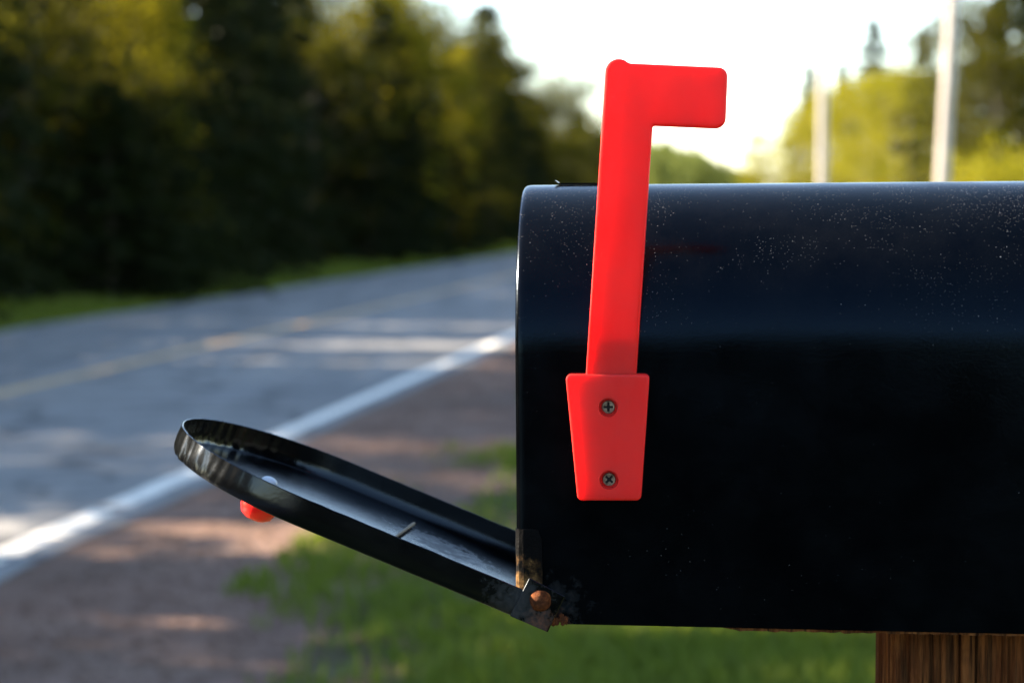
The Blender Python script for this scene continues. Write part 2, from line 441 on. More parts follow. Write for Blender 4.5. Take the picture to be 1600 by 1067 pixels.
# trees of the left wood that stand out
CLEAR = []
def named_lat(kind, px, py, lat, label, wide=1.0, var=None):
    d = lat / (0.9927 * (800 - px) / FPX + 0.1209)
    p = px_at(px, d)
    if kind == 'golden': CLEAR.append(lat_s(p))
    return tree(kind, p, top_h(py, d), label, None, wide, var)
def named(kind, px, py, d, label, wide=1.0, var=None, group=None):
    return tree(kind, px_at(px, d), top_h(py, d), label, group, wide, var)
for px, py, la, lab in ((168, 120, 10.9, 'added short dark spruce masking the foot of the bright aspen, left'), (205, 150, 10.7, 'added short dark spruce masking the foot of the bright aspen, middle'),
                        (246, 135, 10.9, 'added short dark spruce masking the foot of the bright aspen, right'), (575, 170, 11.2, 'added short dark spruce masking the foot of the tall golden green tree, left'),
                        (632, 160, 11.2, 'added short dark spruce masking the foot of the tall golden green tree, right'), (706, 215, 10.9, 'added short dark spruce masking the foot of the sunlit yellow aspen')):
    named_lat('spruce', px, py, la, lab, 1.25)  # short spruces added to darken the sky-lit lower crowns behind them
named_lat('golden', 222, -75, 11.4, 'bright yellow green aspen at the upper left of the wood', 0.85, 0)
for px, py, la, lab in ((498, -60, 14.0, 'dark broad tree just left of the gap in the wood'),
                        (549, 46, 15.0, 'dark tree at the bottom of the gap in the wood'),
                        (584, -14, 14.5, 'dark tree just right of the gap in the wood'),
                        (646, 6, 14.5, 'dark tree right behind the tall golden green tree'),
                        (692, 66, 14.0, 'low dark tree between the golden tree and the tall ragged spruce'),
                        (735, 48, 14.0, 'dark tree close left of the tall ragged spruce'),
                        (792, 88, 13.5, 'dark tree close right of the tall ragged spruce'),
                        (818, 132, 13.2, 'lower dark tree in the step right of the ragged spruce'),
                        (868, 176, 13.0, 'lowest dark tree before the olive tree beside the flag')):
    named_lat('alder', px, py, la, lab, 1.1)
named_lat('golden', 612, -22, 11.8, 'tall golden green tree rising against the sky beside the gap in the wood', 1.05, 0)
named_lat('golden', 712, 78, 11.3, 'sunlit yellow aspen in front of the tall ragged spruce', 0.62, 1)
named_lat('spruce', 762, 6, 12.8, 'tallest ragged dark spruce at the right end of the left wood', 1.7, 1)
named_lat('alder', 838, 140, 12.5, 'rounded dark tree just left of the mailbox roof corner', 0.9, 1)
named_lat('alder', 908, 112, 12.3, 'pointed olive tree just left of the red flag', 1.15, 0)

def wood_row(lat, s0, s1, step, olive, front):
    s = s0
    while s < s1:
        st = step * (1 + s / 160.0) if s > 45 else step * (0.62 if 19 < s < 33 else 0.78)
        la = lat + rng.normal(0, 0.45); p = rd(la, s + rng.normal(0, 0.3))
        d = p.y
        if d > 24:
            px = 800 + p.x / d * FPX
            # keep named trees clear and keep under the skyline
            if px > 990: break
            broad = rng.random() < olive
            hw = 0.75 / d * FPX if broad else 0.18 / d * FPX
            py = max(np.interp(px + q, SKY_PX, SKY_PY) for q in (-hw, 0, hw)) + abs(rng.normal(0, 22)) + 6
            h = top_h(py, d) * (1.0 if px > 450 else 0.88 + 0.2 * rng.random()) * (1.0 if front else 0.68 if 150 < px < 340 else 0.84 if px < 500 else 0.82 if px < 750 else 0.95)
        else:
            broad = rng.random() < olive
            h = (5.9 if s < 19 else 7.2) + 2.4 * rng.random()
        if d < 24 and 1.2 < s < 4.9: s += st * 0.5; continue          # clearing through which the sun reaches the mailbox
        if front and any(abs(s + 0.1 - cs) < 1.15 for _, cs in CLEAR): s += st * 0.6; continue
        if not front and any(abs(s - 0.123 * (la - cl) - cs) < 1.9 for cl, cs in CLEAR): h = min(h, 5.3 + 0.35 * (la - 14))
        if 10.0 < s < 18 and d < 24 and rng.random() < 0.28: s += st; continue      # gaps that let sun flecks through
        h = max(2.4, min(9.5, h))
        kind = 'alder' if broad else 'spruce'
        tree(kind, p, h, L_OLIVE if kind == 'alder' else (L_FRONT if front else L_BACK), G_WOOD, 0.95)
        s += st * (0.8 + 0.4 * rng.random())
wood_row(12.0, -8, 190, 2.0, 0.27, True)
wood_row(14.2, -8, 190, 2.3, 0.15, False)
wood_row(17.2, -6, 115, 2.8, 0.10, False)
wood_row(21.0, -6, 62, 3.0, 0.10, False)

# sunlit trees right of the road
for px, py, d, w, lab in ((1182, 262, 112, 1.1, 'lowest yellow green shrub at the left end of the sunlit trees'),
                          (1214, 208, 108, 1.0, 'small yellow green aspen left of the farther utility pole'),
                          (1246, 176, 104, 1.0, 'yellow green aspen just left of the farther utility pole'),
                          (1304, 140, 96, 1.1, 'brightest yellow aspen just right of the farther utility pole'),
                          (1342, 124, 92, 1.1, 'broad yellow green aspen midway between the two utility poles'),
                          (1388, 118, 88, 1.1, 'golden green aspen left of the nearer utility pole'),
                          (1432, 104, 84, 1.1, 'aspen directly behind the nearer utility pole')):
    named('aspen', px, py, d, lab, w, group='sunlit trees right of the road')
for px, py, d, w, lab in ((1262, 96, 116, 0.8, 'narrow dark spruce top left of the farther utility pole'),
                          (1314, 92, 122, 0.8, 'faint spruce top just right of the farther utility pole'),
                          (1362, 26, 118, 0.9, 'tallest thin spruce top between the two utility poles'),
                          (1438, 44, 112, 1.0, 'spruce top just left of the nearer utility pole'),
                          (1398, 104, 125, 1.0, 'short spruce top behind the golden aspen')):
    named('spruce', px, py, d, lab, w, group='spruces behind the sunlit trees')
for kind, px, py, d, w, lab in (('alder', 1512, -10, 58, 0.8, 'thin olive tree right of the nearer utility pole'),
                                ('alder', 1560, 60, 54, 1.0, 'olive green tree lower in front of the dark right hand spruce'),
                                ('spruce', 1592, -120, 60, 1.3, 'big dark spruce at the right edge of the picture'),
                                ('spruce', 1650, -90, 57, 1.3, 'dark spruce cut by the right edge of the picture'),
                                ('alder', 1505, 110, 64, 1.0, 'shaded olive tree behind the nearer utility pole'),
                                ('spruce', 1550, 10, 70, 1.2, 'dark spruce second from the right edge of the picture')):
    named(kind, px, py, d, lab, w, group='dark trees at the right')
for px, py, d, lab in ((1512, 246, 46, 'low yellow bush at the foot of the nearer utility pole'),
                       (1556, 240, 47, 'yellow bush under the olive tree at the right'),
                       (1604, 218, 44, 'tallest yellow bush at the right edge of the picture')):
    named('bush', px, py, d, lab, 1.15, group='low yellow bushes right of the nearer pole')

# distant wood closing the road
def distant_wood():
    V, F_, off = [], [], 0
    for i in range(44):
        d = 230 + 60 * rng.random(); px = 985 + 195 * (i + rng.random()) / 44
        tr, cr = PROTO['spruce' if rng.random() < 0.5 else 'alder'][int(rng.integers(2))]
        co = np.empty(len(cr.vertices) * 3, np.float32); cr.vertices.foreach_get('co', co); co = co.reshape(-1, 3)
        nq = min(1800, len(co) // 4); pick = rng.choice(len(co) // 4, nq, replace=False)
        co = co.reshape(-1, 4, 3)[pick]; cen = co.mean(1, keepdims=True); co = cen + (co - cen) * 2.6
        py = np.interp(px, [980, 1040, 1075, 1110, 1150, 1185], [206, 214, 222, 238, 256, 266]) + abs(rng.normal(0, 13))
        h = top_h(py, d); k = h / float(co[..., 2].max())
        p = px_at(px, d)
        V.append(co.reshape(-1, 3) * np.array([k * 1.1, k * 1.1, k]) + np.array(p)); F_.append(np.arange(nq * 4).reshape(-1, 4) + off); off += nq * 4
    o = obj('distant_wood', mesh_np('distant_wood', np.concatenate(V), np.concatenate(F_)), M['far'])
    tag(o, 'far green wood where the road disappears, right of the flag', 'wood', kind='stuff')
distant_wood()

# young spruces added unseen behind the camera, giving the mailbox side a dark reflection
for i in range(15):
    tree('spruce', rd(1.0 - 0.95 * i + rng.normal(0, 0.2), -7.0 + 0.25 * i + rng.normal(0, 0.4)), 2.5 + 0.5 * rng.random(),
         'unseen young spruce added to darken the mailbox side reflection', 'unseen spruces added for the mailbox reflection', 1.15)

# utility poles
def pole(px, d, h, rad, lean, label):
    p = px_at(px, d); root = empty('utility_pole', p); root.rotation_euler = (0, lean, 0)
    zs = np.linspace(-0.3, h, 12); a = Acc()
    a.add(*tube_np(np.c_[np.zeros(12), np.zeros(12), zs], rad * (1 - 0.28 * zs / h), 18))
    obj('shaft', mesh_np('shaft', a.v, a.f, M['pole'], True), None, root)
    bm = bmesh.new(); bmesh.ops.create_cube(bm, size=1, matrix=Matrix.Translation((0, -rad - 0.05, h - 0.6)) @ Matrix.Diagonal((2.2, 0.1, 0.12, 1)))
    obj('crossarm', mesh_bm('crossarm', bm), M['pole'], root)
    for x in (-0.95, -0.4, 0.4, 0.95):
        a = Acc(); zz = np.array([0, 0.03, 0.05, 0.08, 0.11, 0.14]); a.add(*tube_np(np.c_[np.full(6, x), np.full(6, -rad - 0.05), h - 0.54 + zz], [0.03, 0.05, 0.03, 0.05, 0.04, 0.01], 10))
        obj('insulator', mesh_np('insulator', a.v, a.f, M['pole'], True), None, root)
    tag(root, label, 'utility pole', 'utility poles along the road')
pole(1461, 33.0, 9.0, 0.098, R(2.7), 'nearer and thicker pale wooden utility pole, leaning slightly right')
pole(1283, 43.0, 9.0, 0.092, R(0.2), 'farther and thinner pale wooden utility pole behind the mailbox roof')

# ------------------------------------------------------------------ materials: mailbox
def m_black(name, dusty=True, rust_pts=(), rough=0.17, spec=0.14, tint=(0.42, 0.68, 1.0)):
    t = NT(name); c = t.coord()
    geo = t.new('ShaderNodeNewGeometry'); sep = t.new('ShaderNodeSeparateXYZ'); t.link(geo.outputs['Normal'], sep.inputs[0])
    lf = t.noise(c, 9, 3); hf = t.noise(c, 520, 3, 0.6); sm = t.noise(c, 26, 5, 0.6)
    rg = t.ramp(sm, [(0.3, rough * 0.8), (0.7, rough * 1.5)])
    col = t.mix(t.ramp(sm, [(0.4, 0.0), (0.8, 1.0)]), (0.0008, 0.0009, 0.0012), (0.0016, 0.0017, 0.002))
    met = None
    nrm = t.bump(hf, 0.10, 0.0006, t.bump(lf, 0.10, 0.006))
    if dusty:
        up = t.ramp(sep.outputs['Z'], [(0.10, 0.02), (0.30, 0.55), (0.6, 1.0)])
        for sc_, thr, dens, r0 in ((760, 0.20, 0.34, 0.26), (1500, 0.30, 0.60, 0.20), (170, 0.07, 0.06, 0.26), (90, 0.04, 0.03, 0.2)):
            vo = t.new('ShaderNodeTexVoronoi'); vo.inputs['Scale'].default_value = sc_; t.link(c, vo.inputs['Vector'])
            cs = t.new('ShaderNodeSeparateColor'); t.link(vo.outputs['Color'], cs.inputs[0])
            patch = t.ramp(t.noise(c, 15, 4, 0.6), [(0.42, 0.05), (0.66, 1.0)])
            lim = t.math('MULTIPLY', t.math('MULTIPLY', patch, up), dens)
            pick = t.math('LESS_THAN', cs.outputs[0], lim)
            dot = t.math('LESS_THAN', vo.outputs['Distance'], t.math('MULTIPLY', cs.outputs[1], thr))
            k = t.math('MULTIPLY', pick, dot)
            col = t.mix(t.math('MULTIPLY', k, r0), col, (0.62, 0.60, 0.57)); rg = t.mix(k, rg, 0.9)
        film = t.math('MULTIPLY', up, t.ramp(t.noise(c, 40, 6, 0.7), [(0.4, 0.0), (0.8, 0.008)]))
        col = t.mix(film, col, (0.35, 0.34, 0.33))
    for (x, y, z), r, pal in rust_pts:
        d = t.new('ShaderNodeVectorMath', operation='DISTANCE'); t.link(c, d.inputs[0]); d.inputs[1].default_value = (x, y, z)
        nn = t.noise(c, 150, 6, 0.7)
        f = t.math('ADD', t.math('DIVIDE', d.outputs['Value'], r), t.math('MULTIPLY', t.math('SUBTRACT', nn, 0.5), 3.6))
        k = t.ramp(f, [(0.2, 0.55), (1.6, 0.0)])
        sp = t.noise(c, 420, 4, 0.7)
        rc = t.ramp(sp, [(0.35, pal[0]), (0.65, pal[1])])
        col = t.mix(k, col, rc); rg = t.mix(k, rg, 0.8)
    return t.set(Base_Color=col, Roughness=rg, Normal=nrm, IOR=1.5, Specular_IOR_Level=spec, Specular_Tint=tint)
RUST = ((0.02, 0.007, 0.003), (0.16, 0.05, 0.012)); DIRT = ((0.002, 0.0018, 0.0015), (0.028, 0.023, 0.019))
DIRT2 = ((0.03, 0.027, 0.025), (0.14, 0.13, 0.12))

def m_rust():
    t = NT('rusty_steel'); c = t.coord()
    n = t.noise(c, 330, 6, 0.7); b = t.noise(c, 60, 4)
    col = t.ramp(n, [(0.3, (0.02, 0.006, 0.003)), (0.5, (0.09, 0.025, 0.007)), (0.75, (0.25, 0.08, 0.022))])
    col = t.mix(t.ramp(b, [(0.5, 0.0), (0.7, 0.6)]), col, (0.04, 0.02, 0.012))
    return t.set(Base_Color=col, Roughness=0.85, Normal=t.bump(n, 0.8, 0.0012), Specular_IOR_Level=0.1)
def m_dirty():
    t = NT('rust_stained_strap'); c = t.coord()
    n = t.noise(c, 120, 6, 0.7); n2 = t.noise(c, 600, 4, 0.7); sep = t.new('ShaderNodeSeparateXYZ'); t.link(c, sep.inputs[0])
    edge = t.ramp(t.math('ADD', t.math('MULTIPLY', sep.outputs['X'], 60.0), t.math('MULTIPLY', t.math('SUBTRACT', n, 0.35), 1.8)), [(0.15, 1.0), (1.0, 0.0)])
    low = t.ramp(t.math('ADD', t.math('MULTIPLY', sep.outputs['Z'], 24.0), t.math('MULTIPLY', t.math('SUBTRACT', n, 0.35), 1.8)), [(0.6, 1.0), (1.6, 0.0)])
    col = t.ramp(n, [(0.3, (0.0005, 0.0005, 0.0005)), (0.7, (0.0030, 0.0026, 0.0022))])
    topm = t.ramp(t.math('ADD', sep.outputs['Z'], t.math('MULTIPLY', t.math('SUBTRACT', n, 0.5), 0.03)), [(0.028, 0.0), (0.042, 1.0)])
    col = t.mix(topm, col, (0.0009, 0.0010, 0.0013))
    col = t.mix(t.math('MULTIPLY', edge, low), col, t.ramp(n2, [(0.3, (0.05, 0.022, 0.008)), (0.65, (0.26, 0.14, 0.05))]))
    return t.set(Base_Color=col, Roughness=0.6, Normal=t.bump(n2, 0.6, 0.0008), Specular_IOR_Level=0.06)
def m_red(name, sss=1.0, rough=0.42, spec=0.25):
    t = NT(name); c = t.coord()
    n = t.noise(c, 24, 4); f = t.noise(c, 900, 3)
    col = t.mix(t.ramp(n, [(0.35, 0.0), (0.75, 1.0)]), (0.96, 0.015, 0.013), (0.97, 0.026, 0.018))
    sc_n = t.noise(t.coord(scale=(1, 1, 0.35), rot=(0, 0.7, 0)), 160, 6, 0.75); pat = t.noise(c, 45, 3)
    scf = t.math('MULTIPLY', t.ramp(sc_n, [(0.60, 0.0), (0.70, 1.0)]), t.ramp(pat, [(0.52, 0.0), (0.66, 0.5)]))
    col = t.mix(scf, col, (0.95, 0.10, 0.09))
    t.set(Base_Color=col, Roughness=t.ramp(n, [(0.3, rough * 0.85), (0.7, rough * 1.25)]), Normal=t.bump(f, 0.10, 0.0004, t.bump(t.noise(t.coord(scale=(1, 1, 0.3)), 60, 2), 0.35, 0.004)))
    t.bsdf.inputs['Subsurface Weight'].default_value = sss
    t.bsdf.inputs['Subsurface Radius'].default_value = (1.0, 0.22, 0.16)
    t.bsdf.inputs['Subsurface Scale'].default_value = 0.014
    t.bsdf.inputs['Specular IOR Level'].default_value = spec
    return t.m
def m_metal():
    t = NT('dull_screw_steel'); c = t.coord(); n = t.noise(c, 500, 4)
    return t.set(Base_Color=t.ramp(n, [(0.3, (0.10, 0.072, 0.045)), (0.7, (0.36, 0.31, 0.23))]), Metallic=0.85, Roughness=0.42)
def m_post():
    t = NT('weathered_post_wood'); c = t.coord(scale=(1, 1, 0.06)); c2 = t.coord(scale=(1, 1, 0.16))
    g_ = t.noise(c, 170, 6, 0.65, 0.4); b = t.noise(c2, 38, 5, 0.6, 0.8); fin = t.noise(c, 700, 3, 0.7)
    col = t.ramp(b, [(0.30, (0.05, 0.011, 0.003)), (0.46, (0.10, 0.026, 0.007)), (0.58, (0.26, 0.095, 0.028)), (0.76, (0.42, 0.20, 0.075))])
    col = t.mix(t.ramp(g_, [(0.40, 1.0), (0.52, 0.0)]), col, (0.012, 0.004, 0.002))
    st = t.noise(t.coord(scale=(1, 1, 0.3)), 48, 5, 0.7, 1.0)
    col = t.mix(t.ramp(st, [(0.46, 0.0), (0.64, 0.8)]), col, (0.035, 0.010, 0.004))
    col = t.mix(0.25, col, t.ramp(fin, [(0.3, (0.02, 0.006, 0.002)), (0.7, (0.34, 0.15, 0.055))]))
    return t.set(Base_Color=col, Roughness=0.8, Normal=t.bump(g_, 0.9, 0.003), Specular_IOR_Level=0.08)
def m_plain(name, col, rough=0.5):
    t = NT(name); c = t.coord(); n = t.noise(c, 200, 4)
    d = tuple(x * 0.7 for x in col)
    return t.set(Base_Color=t.mix(n, d, col), Roughness=rough)

MB_W, MB_H, MB_L, MB_R = 0.17, 0.22, 0.48, 0.085
M['body'] = m_black('black_mailbox_enamel', True, [((0.022, -0.0855, 0.010), 0.013, DIRT), ((0.021, -0.0855, 0.002), 0.006, RUST)])
M['door'] = m_black('black_door_enamel', False, [((0.010, -0.0865, -0.006), 0.018, DIRT), ((-0.004, -0.0875, -0.0095), 0.009, RUST),
                                                 ((0.018, -0.03, -0.0115), 0.022, DIRT2), ((0.060, 0.02, -0.0115), 0.03, DIRT)], 0.16, 0.45, (0.75, 0.88, 1.0))
M['liner'] = m_plain('grey_galvanised_inside', (0.10, 0.10, 0.10), 0.6)
M['rust'], M['dirty'], M['red'], M['red_knob'], M['screw'], M['postw'] = m_rust(), m_dirty(), m_red('red_flag_plastic'), m_red('red_knob_plastic', 0.25, 0.2, 0.6), m_metal(), m_post()
M['shank'] = m_plain('slot_shade_shank', (0.012, 0.010, 0.008), 0.8)  # near-black so the screw slots read as shaded; shade put into the colour
M['rivet'] = m_plain('bright_rivet', (0.75, 0.78, 0.82), 0.3)
M['straw'] = m_plain('dry_straw', (0.36, 0.27, 0.16), 0.7)

# ------------------------------------------------------------------ post and board
MB_LOC = Vector((0.00850, 1.28949, 1.29200)); MB_YAW, MB_ROLL = R(-4.0), R(-0.45)
MB_M = Matrix.Translation(MB_LOC) @ Matrix.Rotation(MB_YAW, 4, 'Z') @ Matrix.Rotation(MB_ROLL, 4, 'Y')
post_root = empty('mailbox_post', (MB_LOC.x, MB_LOC.y, 0)); post_root.rotation_euler = (0, 0, MB_YAW)
tag(post_root, 'weathered reddish brown wooden post under the right end of the mailbox', 'post')
def post_mesh(x0, w, z0, z1):
    per = []
    n = 110
    for k in range(4):
        for i in range(n):
            t = i / n
            per.append([(x0 + w * t, -w / 2), (x0 + w, -w / 2 + w * t), (x0 + w - w * t, w / 2), (x0, w / 2 - w * t)][k])
    cr = []
    r = np.random.default_rng(8)
    for k in range(4):
        for j in range(9):
            cr.append((k * n + n * (0.06 + 0.9 * (j + 0.7 * r.random()) / 9), 0.7 + 0.9 * r.random(), 0.0018 + 0.006 * r.random() ** 2, r.random() * 50))
    zs = np.concatenate([[z0], np.linspace(z0 + 0.1, z1 - 0.16, 8), np.linspace(z1 - 0.15, z1, 40)])
    v, f = [], []; m = len(per); cx, cy = x0 + w / 2, 0.0
    for iz, z in enumerate(zs):
        for i, (x, y) in enumerate(per):
            dep = 0.0005 * mnoise.noise(Vector((i * 0.9, z * 6, 1))) + 0.0008 * mnoise.noise(Vector((i * 0.22, z * 3, 4)))
            for ci, cw, cd, sd in cr:
                q = (i - ci - 1.6 * mnoise.noise(Vector((z * 9, sd, 0)))) / cw
                if abs(q) < 3: dep -= cd * math.exp(-q * q)
            dx, dy = x - cx, y - cy
            k = w / 2 / max(abs(dx), abs(dy))
            cornr = min(abs(abs(dx) - w / 2), 1) if abs(dy) >= abs(dx) else min(abs(abs(dy) - w / 2), 1)
            dep -= 0.0022 * max(0, 1 - cornr / 0.0035) ** 2
            s = 1 + dep / (w / 2)
            v.append((cx + dx * s, cy + dy * s, z))
        if iz:
            for i in range(m): f.append(((iz - 1) * m + i, (iz - 1) * m + (i + 1) % m, iz * m + (i + 1) % m, iz * m + i))
    return mesh_np('post_shaft', v, f, M['postw'], False)
ptop = MB_LOC.z - 0.0035
obj('shaft', post_mesh(0.1895, 0.092, -0.3, ptop), None, post_root)

def box_bm(bm, x0, x1, y0, y1, z0, z1, bev=0.0):
    r = bmesh.ops.create_cube(bm, size=1, matrix=Matrix.Translation(((x0 + x1) / 2, (y0 + y1) / 2, (z0 + z1) / 2)) @ Matrix.Diagonal((x1 - x0, y1 - y0, z1 - z0, 1)))
    if bev:
        es = list({e for v in r['verts'] for e in v.link_edges})
        bmesh.ops.bevel(bm, geom=es, offset=bev, segments=2, affect='EDGES')
# mounting board inside the skirt, its splintered lower edge showing
bm = bmesh.new(); N = 160
ring = []
for i in range(N + 1):
    x = 0.098 + 0.36 * i / N
    dr = -0.0022 - 0.0065 * (x / 0.48) - 0.0007 * mnoise.noise(Vector((x * 130, 0, 0))) - 0.0006 * mnoise.noise(Vector((x * 420, 3, 0)))
    if i < 6: dr += 0.0022 * (1 - i / 6)
    ring.append([bm.verts.new((x, -0.0835, 0.011)), bm.verts.new((x, -0.0835, dr)), bm.verts.new((x, 0.0835, dr)), bm.verts.new((x, 0.0835, 0.011))])
for i in range(N):
    for k in range(4): bm.faces.new((ring[i][k], ring[i][(k + 1) % 4], ring[i + 1][(k + 1) % 4], ring[i + 1][k]))
bm.faces.new(ring[0]); bm.faces.new(ring[-1])
o = obj('mounting_board', mesh_bm('mounting_board', bm), M['postw'], post_root)
o.matrix_parent_inverse = Matrix.Identity(4)
o.location = (0, 0, MB_LOC.z); o.rotation_euler = (0, MB_ROLL, 0)

# ------------------------------------------------------------------ mailbox
mb = empty('mailbox'); mb.matrix_world = MB_M
tag(mb, 'black arched metal mailbox with open door and raised red flag', 'mailbox')

def arch(n, w, r, ztop, zbot):
    """closed outline (y, z): bottom near -> up near wall -> arch -> down far wall"""
    pts = []
    zs = ztop - r
    for i in range(14): pts.append((-w, zbot + (zs - zbot) * i / 14))
    for i in range(n + 1):
        a = math.pi - math.pi * i / n
        pts.append((r * math.cos(a) * (w / r), zs + r * math.sin(a)))
    for i in range(14): pts.append((w, zs + (zbot - zs) * (i + 1) / 14))
    return pts
def body_mesh():
    xs = [0.0, 0.0006, 0.0016, 0.003, 0.005, 0.010, 0.0149, 0.0151, 0.0165, 0.018, 0.0195, 0.021, 0.023, 0.0251] + list(np.linspace(0.03, MB_L, 48))
    ins = [0.0022, 0.0011, 0.0004, 0.0001] + [0] * 58
    v, f = [], []
    def rings(xs, ins, extra, flip):
        base = None
        for x, i in zip(xs, ins):
            k = i + extra
            p = arch(56, MB_W / 2 - k, MB_R - k, MB_H - k, 0.0)
            b = len(v)
            for y, z in p:
                zz = z - (0.0085 * x / 0.48) * (1 - min(1, z / 0.05))      # lower edge sags towards the rear
                nb = 0.0115 if x < 0.0150 else (0.0022 if x < 0.0185 else max(0.0, 0.0022 * (0.025 - x) / 0.0065))
                zz = max(zz, nb + 0.0004 * mnoise.noise(Vector((x * 900, 0, 0)))) if nb > 0 else zz   # corner cut away at the hinge
                yy = y + 0.0005 * mnoise.noise(Vector((x * 14, z * 16, 2 if y < 0 else 8)))
                v.append((x, yy, zz))
            m = len(p)
            if base is not None:
                for j in range(m - 1):
                    q = (base + j, base + j + 1, b + j + 1, b + j); f.append(q[::-1] if flip else q)
            base = b
        return base, m
    s0 = len(v); e0, m = rings(xs, ins, 0.0, False)
    s1 = len(v); e1, m = rings(xs, ins, 0.0010, True)
    for j in range(m - 1): f.append((s0 + j, s0 + j + 1, s1 + j + 1, s1 + j)); f.append((e0 + j, e0 + j + 1, e1 + j + 1, e1 + j))
    return mesh_np('body', v, f, M['body'], True)
bo = obj('body', body_mesh(), None, mb)
# rear wall and floor
bm = bmesh.new(); p = arch(48, MB_W / 2 - 0.0012, MB_R - 0.0012, MB_H - 0.0012, -0.004)
lo = [bm.verts.new((MB_L - 0.012, y, z)) for y, z in p]; hi = [bm.verts.new((MB_L - 0.0105, y, z)) for y, z in p]
bm.faces.new(lo); bm.faces.new(hi)
for i in range(len(p)): bm.faces.new((lo[i], lo[(i + 1) % len(p)], hi[(i + 1) % len(p)], hi[i]))
obj('rear_wall', mesh_bm('rear_wall', bm), M['body'], mb)
bm = bmesh.new(); box_bm(bm, 0.006, MB_L - 0.0125, -0.0835, 0.0835, 0.0115, 0.0128)
obj('floor_panel', mesh_bm('floor_panel', bm), M['liner'], mb)
# latch clip on top of the arch
bm = bmesh.new(); lat = [(0.0165, 0.0024), (0.0185, 0.0011), (0.021, 0.0009), (0.060, 0.0009)]
row = [[bm.verts.new((x, s * 0.008, MB_H + h + dz)) for s, dz in ((-1, 0), (1, 0), (1, -0.0008), (-1, -0.0008))] for x, h in lat]
for a, b in zip(row, row[1:]):
    for k in range(4): bm.faces.new((a[k], a[(k + 1) % 4], b[(k + 1) % 4], b[k]))
bm.faces.new(row[0]); bm.faces.new(row[-1])
obj('latch_clip', mesh_bm('latch_clip', bm), M['body'], mb)
# hinge strap folded round the lower front edge
bm = bmesh.new(); prof = [(0.0129, -0.0856), (0.0129, -0.0864), (0.0035, -0.0865), (0.0012, -0.0858), (-0.0002, -0.0842), (-0.0007, -0.0815), (0.0001, -0.0815), (0.0014, -0.0850)]
nz = 22; rows_ = []
for i in range(nz + 1):
    z = 0.004 + 0.0435 * i / nz
    rows_.append([bm.verts.new((x - (0.0022 * max(0, i - nz + 3) / 3 if x > 0.01 else 0) + 0.0003 * mnoise.noise(Vector((z * 120, x * 300, 0))), y + 0.0002 * mnoise.noise(Vector((z * 200, x * 200, 3))), z + (0.0016 * mnoise.noise(Vector((x * 260, 2, 0))) if i > nz - 2 else 0))) for x, y in prof])
for a, b in zip(rows_, rows_[1:]):
    for k in range(8): bm.faces.new((a[k], a[(k + 1) % 8], b[(k + 1) % 8], b[k]))
bm.faces.new(rows_[0]); bm.faces.new(rows_[-1])
obj('hinge_strap', mesh_bm('hinge_strap', bm), M['dirty'], mb)
# rust eaten flange under the hinge
bm = bmesh.new()
for i in range(26):
    x = 0.0165 + 0.0085 * random.random(); z = 0.0 + 0.004 * random.random(); s = 0.0008 + 0.0012 * random.random()
    bmesh.ops.create_icosphere(bm, subdivisions=1, radius=s, matrix=Matrix.Translation((x, -0.0850 - 0.0004 * random.random(), z)))
obj('rust_flake', mesh_bm('rust_flake', bm), M['rust'], mb)['kind'] = 'stuff'

